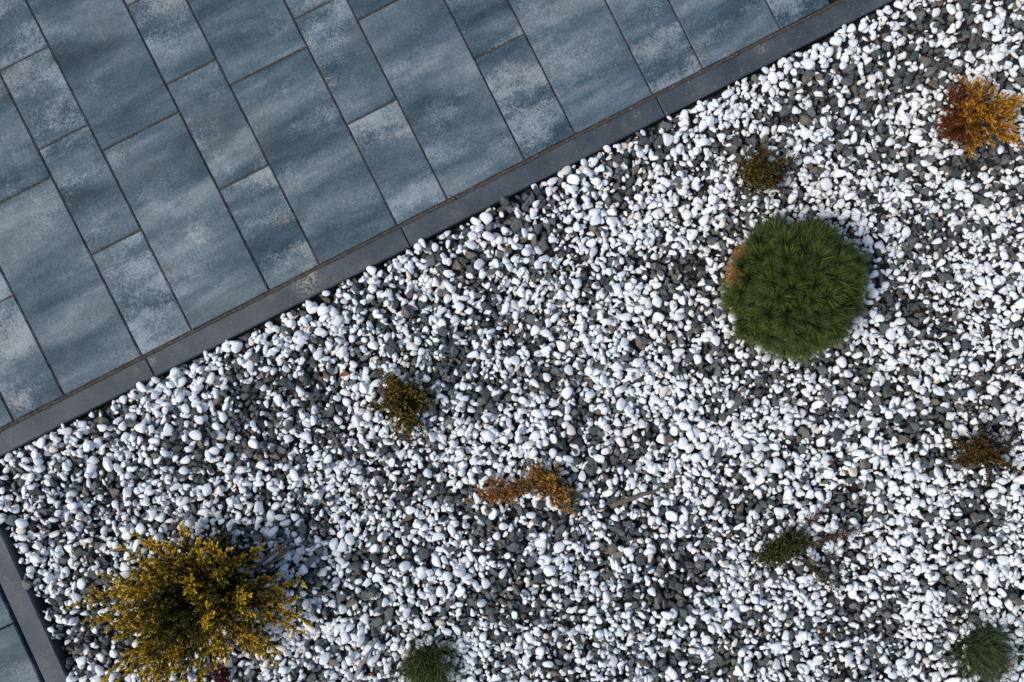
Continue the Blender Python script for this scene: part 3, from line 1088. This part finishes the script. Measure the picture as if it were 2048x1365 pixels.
# needles
def needles(name, P, D, L, W, droop, c0, c1, cv=0.15, bend=None):
    n = len(P)
    ts = np.array([0, 0.35, 0.7])
    r = RNG.normal(size=(n, 3))
    N = r - D * (r * D).sum(1)[:, None]
    N /= np.linalg.norm(N, axis=1)[:, None]
    Sd = np.cross(D, N)
    L = L[:, None]; W = W[:, None]
    if bend is None: bend = N * 0.08
    def pt(t): return P + D * L * t + bend * L * t * t + np.array([0, 0, -1.0])[None, :] * droop * L * t * t
    rows = []
    for t, wk in zip(ts, (0.8, 1.0, 0.7)):
        q = pt(t)
        for a in (0, 2.094, 4.189):
            rows.append(q + (N * math.cos(a) + Sd * math.sin(a)) * W * 0.5 * wk)
    rows.append(pt(1.0))
    V = np.stack(rows, 1).reshape(-1, 3)
    T = []
    for s_ in range(2):
        for k in range(3):
            k2 = (k + 1) % 3
            a, b_, c, d = s_ * 3 + k, s_ * 3 + k2, s_ * 3 + 3 + k2, s_ * 3 + 3 + k
            T += [[a, b_, c], [a, c, d]]
    for k in range(3): T.append([6 + k, 6 + (k + 1) % 3, 9])
    T = np.array(T)
    F = ((np.arange(n) * 10)[:, None, None] + T[None]).reshape(-1, 3)
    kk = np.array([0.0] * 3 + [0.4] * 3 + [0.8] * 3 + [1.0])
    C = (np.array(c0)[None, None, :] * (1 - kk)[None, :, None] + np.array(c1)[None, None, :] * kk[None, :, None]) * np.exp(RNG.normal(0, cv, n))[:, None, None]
    me = np_mesh(name, V, F, True, {'Col': ('FLOAT_COLOR', C.reshape(-1, 3))})
    me.materials.append(M_NEEDLE)
    return me


def shoot_mesh(nn, c0, c1, L0=0.040):
    """one pine candle: needles radiating from a short axis along +Z"""
    t = RNG.random(nn)
    az = RNG.uniform(0, 6.283, nn)
    an = np.radians(26 + 52 * (1 - t) ** 0.9) + RNG.normal(0, 0.09, nn)
    D = np.stack([np.sin(an) * np.cos(az), np.sin(an) * np.sin(az), np.cos(an)], 1)
    P = np.stack([np.zeros(nn), np.zeros(nn), -0.004 + 0.016 * t], 1) + D * 0.002
    L = L0 * RNG.uniform(0.75, 1.1, nn)
    return needles('shoot', P, D, L, np.full(nn, 0.00155), 0.0, c0, c1, 0.2, bend=np.stack([np.zeros(nn), np.zeros(nn), np.full(nn, 0.16)], 1))


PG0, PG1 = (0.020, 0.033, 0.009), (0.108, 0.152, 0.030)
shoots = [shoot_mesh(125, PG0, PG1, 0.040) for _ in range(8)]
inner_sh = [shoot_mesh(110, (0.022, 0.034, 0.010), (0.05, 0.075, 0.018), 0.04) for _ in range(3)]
dead_sh = [shoot_mesh(150, (0.25, 0.10, 0.03), (0.42, 0.19, 0.06), 0.034) for _ in range(2)]
pc = G(1597, 575, 0.085)
pbase = Vector((pc.x, pc.y, height(pc.x, pc.y) - 0.01))
pine = empty('mugo_pine', pbase)
tag(pine, 'round cushion shaped dark green dwarf pine right of the middle', 'pine')
RX, RY, RZ = 0.133, 0.139, 0.105
cz = 0.078
# woody limbs inside the cushion
limbs = []
for i in range(26):
    a = i * 2.399
    e = math.asin(0.05 + 0.9 * (i + 0.5) / 26)
    q = Vector((math.cos(a) * math.cos(e) * RX, math.sin(a) * math.cos(e) * RY, math.sin(e) * RZ)) * 0.92 + Vector((0, 0, cz))
    limbs.append((bez(Vector((0, 0, 0)), Vector((q.x * 0.4, q.y * 0.4, q.z * 0.3)), q, 7), 0.006, 0.0016))
link('trunk', tube_mesh('trunk', limbs), M_BARK, pine)
NS = 128
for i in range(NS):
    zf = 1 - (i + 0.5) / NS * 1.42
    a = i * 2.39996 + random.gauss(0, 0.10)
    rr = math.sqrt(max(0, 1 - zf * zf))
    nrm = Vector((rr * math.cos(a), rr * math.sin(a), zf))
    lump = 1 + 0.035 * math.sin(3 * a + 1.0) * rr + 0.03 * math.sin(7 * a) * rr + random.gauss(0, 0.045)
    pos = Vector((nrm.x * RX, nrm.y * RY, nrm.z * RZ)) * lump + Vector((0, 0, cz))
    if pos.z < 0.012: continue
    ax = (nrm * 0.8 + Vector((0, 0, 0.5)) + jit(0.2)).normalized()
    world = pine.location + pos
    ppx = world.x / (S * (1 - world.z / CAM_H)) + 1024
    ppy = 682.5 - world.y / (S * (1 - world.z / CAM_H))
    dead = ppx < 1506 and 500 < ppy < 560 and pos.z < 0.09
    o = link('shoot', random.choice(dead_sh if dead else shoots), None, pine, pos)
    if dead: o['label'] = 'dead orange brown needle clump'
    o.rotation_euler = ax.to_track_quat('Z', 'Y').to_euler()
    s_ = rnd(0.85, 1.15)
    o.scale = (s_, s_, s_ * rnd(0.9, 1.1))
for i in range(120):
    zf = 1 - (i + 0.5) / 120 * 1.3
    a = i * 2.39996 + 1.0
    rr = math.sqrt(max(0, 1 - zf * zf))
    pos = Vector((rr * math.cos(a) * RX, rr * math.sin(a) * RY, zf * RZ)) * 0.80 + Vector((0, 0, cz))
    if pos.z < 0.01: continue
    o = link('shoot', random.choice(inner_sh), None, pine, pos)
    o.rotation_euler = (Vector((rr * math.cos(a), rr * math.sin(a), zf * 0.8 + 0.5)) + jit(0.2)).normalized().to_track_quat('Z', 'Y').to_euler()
for q in ((1492, 512), (1486, 527), (1490, 540), (1498, 503), (1478, 550)):
    wp = G(q[0], q[1], 0.060)
    o = link('shoot', random.choice(dead_sh), None, pine, wp - pine.location)
    o['label'] = 'dead orange brown needle clump'
    o.rotation_euler = Vector((-0.75, 0.1, 0.6)).normalized().to_track_quat('Z', 'Y').to_euler()
    o.scale = (0.62, 0.62, 0.66)


def tuft(name, base_px, nn, L0, lean, spread, label, c0, c1, wid=0.0011, droop=0.35, stray=24, rad=0.03):
    b = G(base_px[0], base_px[1], -0.01)
    b.z = height(b.x, b.y) - 0.006
    pl = empty(name, b)
    tag(pl, label, 'grass tuft' if 'grass' in name else 'pine')
    az = RNG.uniform(0, 6.283, nn)
    an = np.abs(RNG.normal(0, spread, nn))
    D = np.stack([np.sin(an) * np.cos(az), np.sin(an) * np.sin(az), np.cos(an)], 1) + np.array(lean)[None, :] * RNG.uniform(0.4, 1.2, nn)[:, None]
    D /= np.linalg.norm(D, axis=1)[:, None]
    P = np.stack([RNG.normal(0, rad, nn), RNG.normal(0, rad, nn), np.abs(RNG.normal(0, 0.008, nn))], 1)
    P[:, :2] += D[:, :2] * 0.012
    L = L0 * RNG.uniform(0.55, 1.1, nn)
    me = needles('foliage', P, D, L, np.full(nn, wid), droop, c0, c1, 0.5)
    fo = link('foliage', me, None, pl)
    fo['kind'] = 'stuff'
    for i in range(stray):
        a = rnd(0, 6.283); e = rnd(0.15, 0.6)
        d = Vector((math.cos(a) * math.cos(e), math.sin(a) * math.cos(e), math.sin(e)))
        d = np.array([d.normalized()])
        me = needles('blade', np.array([[0.008 * d[0][0], 0.008 * d[0][1], 0.004]]), d, np.array([L0 * rnd(0.8, 1.25)]), np.array([wid * 1.1]), rnd(0.2, 0.45), c0,
                     random.choice([c1, (0.16, 0.12, 0.05), c1]), 0.3)
        link('blade', me, None, pl)
    return pl


tuft('grass_tuft', (858, 1318), 1000, 0.105, (-0.10, -0.50, 0), 0.62, 'dark green grassy tuft cut off by the lower edge of the photo', (0.018, 0.024, 0.007), (0.075, 0.10, 0.024), rad=0.022, wid=0.0016)
tuft('young_pine', (1950, 1290), 1500, 0.122, (0.35, -0.35, 0), 0.75, 'low tuft of long thin dark green needles in the lower right corner', (0.012, 0.018, 0.007), (0.075, 0.10, 0.036), rad=0.022, wid=0.0014, droop=0.30)


# ------------------------------------------------------------------ bits lying on the gravel
def stick(name, pts, r0, r1, mat, parent=None):
    c = pts[0]
    me = tube_mesh(name, [([p - c for p in pts], r0, r1)], 8)
    o = link(name, me, mat, parent, c if parent is None else c - parent.location)
    return o


def on(px, py, dz=0.0):
    g = G(px, py, -0.01)
    g.z = height(g.x, g.y) + dz
    return g


sb = empty('stick_bundle', on(550, 1108))
tag(sb, 'two short brown sticks tied together with orange twine beside the golden juniper', 'sticks')


def straight(a, c, za, zb, n=8, wob=0.0008):
    A, B = G(a[0], a[1], za), G(c[0], c[1], zb)
    return [A.lerp(B, i / n) + jit(wob) for i in range(n + 1)]


stick('stick', straight((512, 1134), (579, 1080), 0.022, 0.012), 0.0042, 0.0042, M_STICK, sb)
stick('stick', straight((528, 1138), (584, 1092), 0.012, 0.006), 0.0052, 0.0048, M_STICK, sb)
tp = []
for i in range(26):
    a = i / 25 * 6.283 * 2.2
    c_ = G(560 + 1.5 * math.sin(i * 1.7), 1100, 0.012)
    tp.append(c_ + Vector((0.011 * math.cos(a) * 0.75, -0.011 * math.cos(a), 0.009 * math.sin(a))) + jit(0.0006))
stick('twine', tp, 0.0016, 0.0016, M_TIE, sb)
stick('twine', bez(G(558, 1099, 0.022), G(554, 1090, 0.032), G(556, 1084, 0.022), 6), 0.0017, 0.0012, M_TIE, sb)
stick('twine', bez(G(561, 1101, 0.020), G(568, 1100, 0.028), G(566, 1110, 0.012), 6), 0.0024, 0.0014, M_TIE, sb)

gb = stick('grey_branch', [G(*q) for q in ((712, 1362, -.004), (716, 1345, 0), (722, 1330, .004), (730, 1318, .006), (736, 1305, .006), (745, 1292, .004), (752, 1282, .0), (756, 1274, -.006))], 0.0068, 0.0036, M_GREYWOOD)
tag(gb, 'pale grey crooked branch lying at the lower edge left of the grassy tuft', 'branch')
k_ = bez(G(731, 1316, 0.006), G(727, 1312, 0.01), G(722, 1313, 0.004), 4)
stick('side_twig', k_, 0.0035, 0.0022, M_GREYWOOD, gb)
gr = stick('grey_root', [G(*q) for q in ((1222, 1012, -.012), (1236, 1007, -.004), (1252, 1000, .0), (1270, 996, .002), (1285, 989, .0), (1302, 985, -.002), (1320, 978, -.006), (1338, 972, -.014))], 0.0075, 0.0040, M_STICK)
tag(gr, 'half buried grey root right of the orange creeping juniper', 'root')
g2 = stick('grey_root', [G(*q) for q in ((1208, 950, -.012), (1215, 958, -.004), (1220, 968, -.004), (1226, 978, -.014))], 0.006, 0.004, M_STICK)
tag(g2, 'short brownish root stub above the half buried grey root', 'root')


def dead_leaf(px, py, ln, wd, rot, label):
    p = on(px, py, 0.004)
    V, F = [], []
    n = 6
    for i in range(n + 1):
        t = i / n
        wk = math.sin(math.pi * min(0.98, 0.06 + t * 0.92)) ** 0.8 * wd / 2
        z = 0.004 * math.sin(t * 3) + random.gauss(0, 0.0006)
        V += [((t - .5) * ln, -wk, z + 0.003), ((t - .5) * ln, 0, z), ((t - .5) * ln, wk, z + 0.0025)]
    for i in range(n):
        for k in range(2): F.append((i * 3 + k, i * 3 + 3 + k, i * 3 + 4 + k, i * 3 + 1 + k))
    me = bpy.data.meshes.new('dry_leaf')
    me.from_pydata(V, [], F)
    me.update()
    for q in me.polygons: q.use_smooth = True
    o = link('dry_leaf', me, M_DEAD, None, p)
    md = o.modifiers.new('thick', 'SOLIDIFY')
    md.thickness = 0.0006
    o.rotation_euler = (rnd(-.2, .2), rnd(-.2, .2), rot)
    tag(o, label, 'leaf')
    return o


dead_leaf(691, 748, 0.030, 0.011, 0.25, 'rust red dry leaf on the pebbles above the olive brown shrub')
dead_leaf(855, 1218, 0.016, 0.006, 0.6, 'thin reddish leaf scrap between the golden juniper and the grassy tuft')
dead_leaf(742, 1349, 0.016, 0.005, 0.1, 'tiny rust brown leaf scrap right of the pale grey branch')
dead_leaf(1658, 925, 0.017, 0.007, -0.6, 'dull red leaf scrap above the green creeping juniper')
dead_leaf(640, 757, 0.018, 0.006, 0.5, 'small dull red leaf left of the rust red dry leaf')


def twig(px, py, ln, rot, label, forks=3):
    p = on(px, py, 0.003)
    d = Vector((math.cos(rot), math.sin(rot), 0.05))
    paths = [([d * (ln * (i / 5 - .5)) + jit(0.0006) for i in range(6)], 0.0013, 0.0007)]
    for i in range(forks):
        q = d * (ln * rnd(-.2, .4))
        a = rot + random.choice((-1, 1)) * rnd(0.5, 0.9)
        paths.append(([q + Vector((math.cos(a), math.sin(a), 0.1)) * (ln * 0.25 * k / 3) for k in range(4)], 0.0009, 0.0005))
    o = link('twig', tube_mesh('twig', paths, 5), M_DEAD, None, p)
    tag(o, label, 'twig')


twig(878, 556, 0.030, 1.9, 'tiny tan forked twig on the pebbles below the third kerb stone')
twig(1381, 503, 0.028, 0.1, 'thin red brown twig left of the dead side of the round pine')
twig(1395, 560, 0.022, 0.7, 'short red twig among stones left of the round pine')
twig(905, 398, 0.022, -0.6, 'orange brown bit of twig lying on the kerb joint', 1)
twig(1135, 640, 0.02, 0.3, 'fine reddish twig in the open middle of the bed')
twig(985, 1215, 0.018, 1.2, 'small reddish twig right of the thin leaf scrap', 2)

# grit and crumbs scattered on kerb and slabs
Vs, Fs, off = [], [], 0
OV, OF = quad_sphere(1)
for i in range(420):
    if i < 230:
        p = UV(rnd(-200, 1900), rnd(-KW + 3, -3)); z = 0.0004
    elif i < 330:
        p = UV(rnd(-200, 1900), rnd(-1, 3)); z = 0.0005
    else:
        p = UV(rnd(-200, 1900), rnd(8, 800)); z = 0.0004
    g = G(p.x, p.y)
    r = abs(random.gauss(0, 0.0006)) + 0.0005
    Vs.append(OV * np.array([r * rnd(.7, 1.7), r, r * 0.7]) + np.array([g.x, g.y, z])); Fs.append(OF + off); off += len(OV)
me = np_mesh('grit', np.concatenate(Vs), np.concatenate(Fs))
b = NB('grit_mineral'); me.materials.append(b.done(b.bsdf((0.30, 0.27, 0.22), 0.9, 0.2)))
tag(link('grit', me), 'tiny crumbs of grit scattered on the kerb and the slabs', 'grit', kind='stuff')
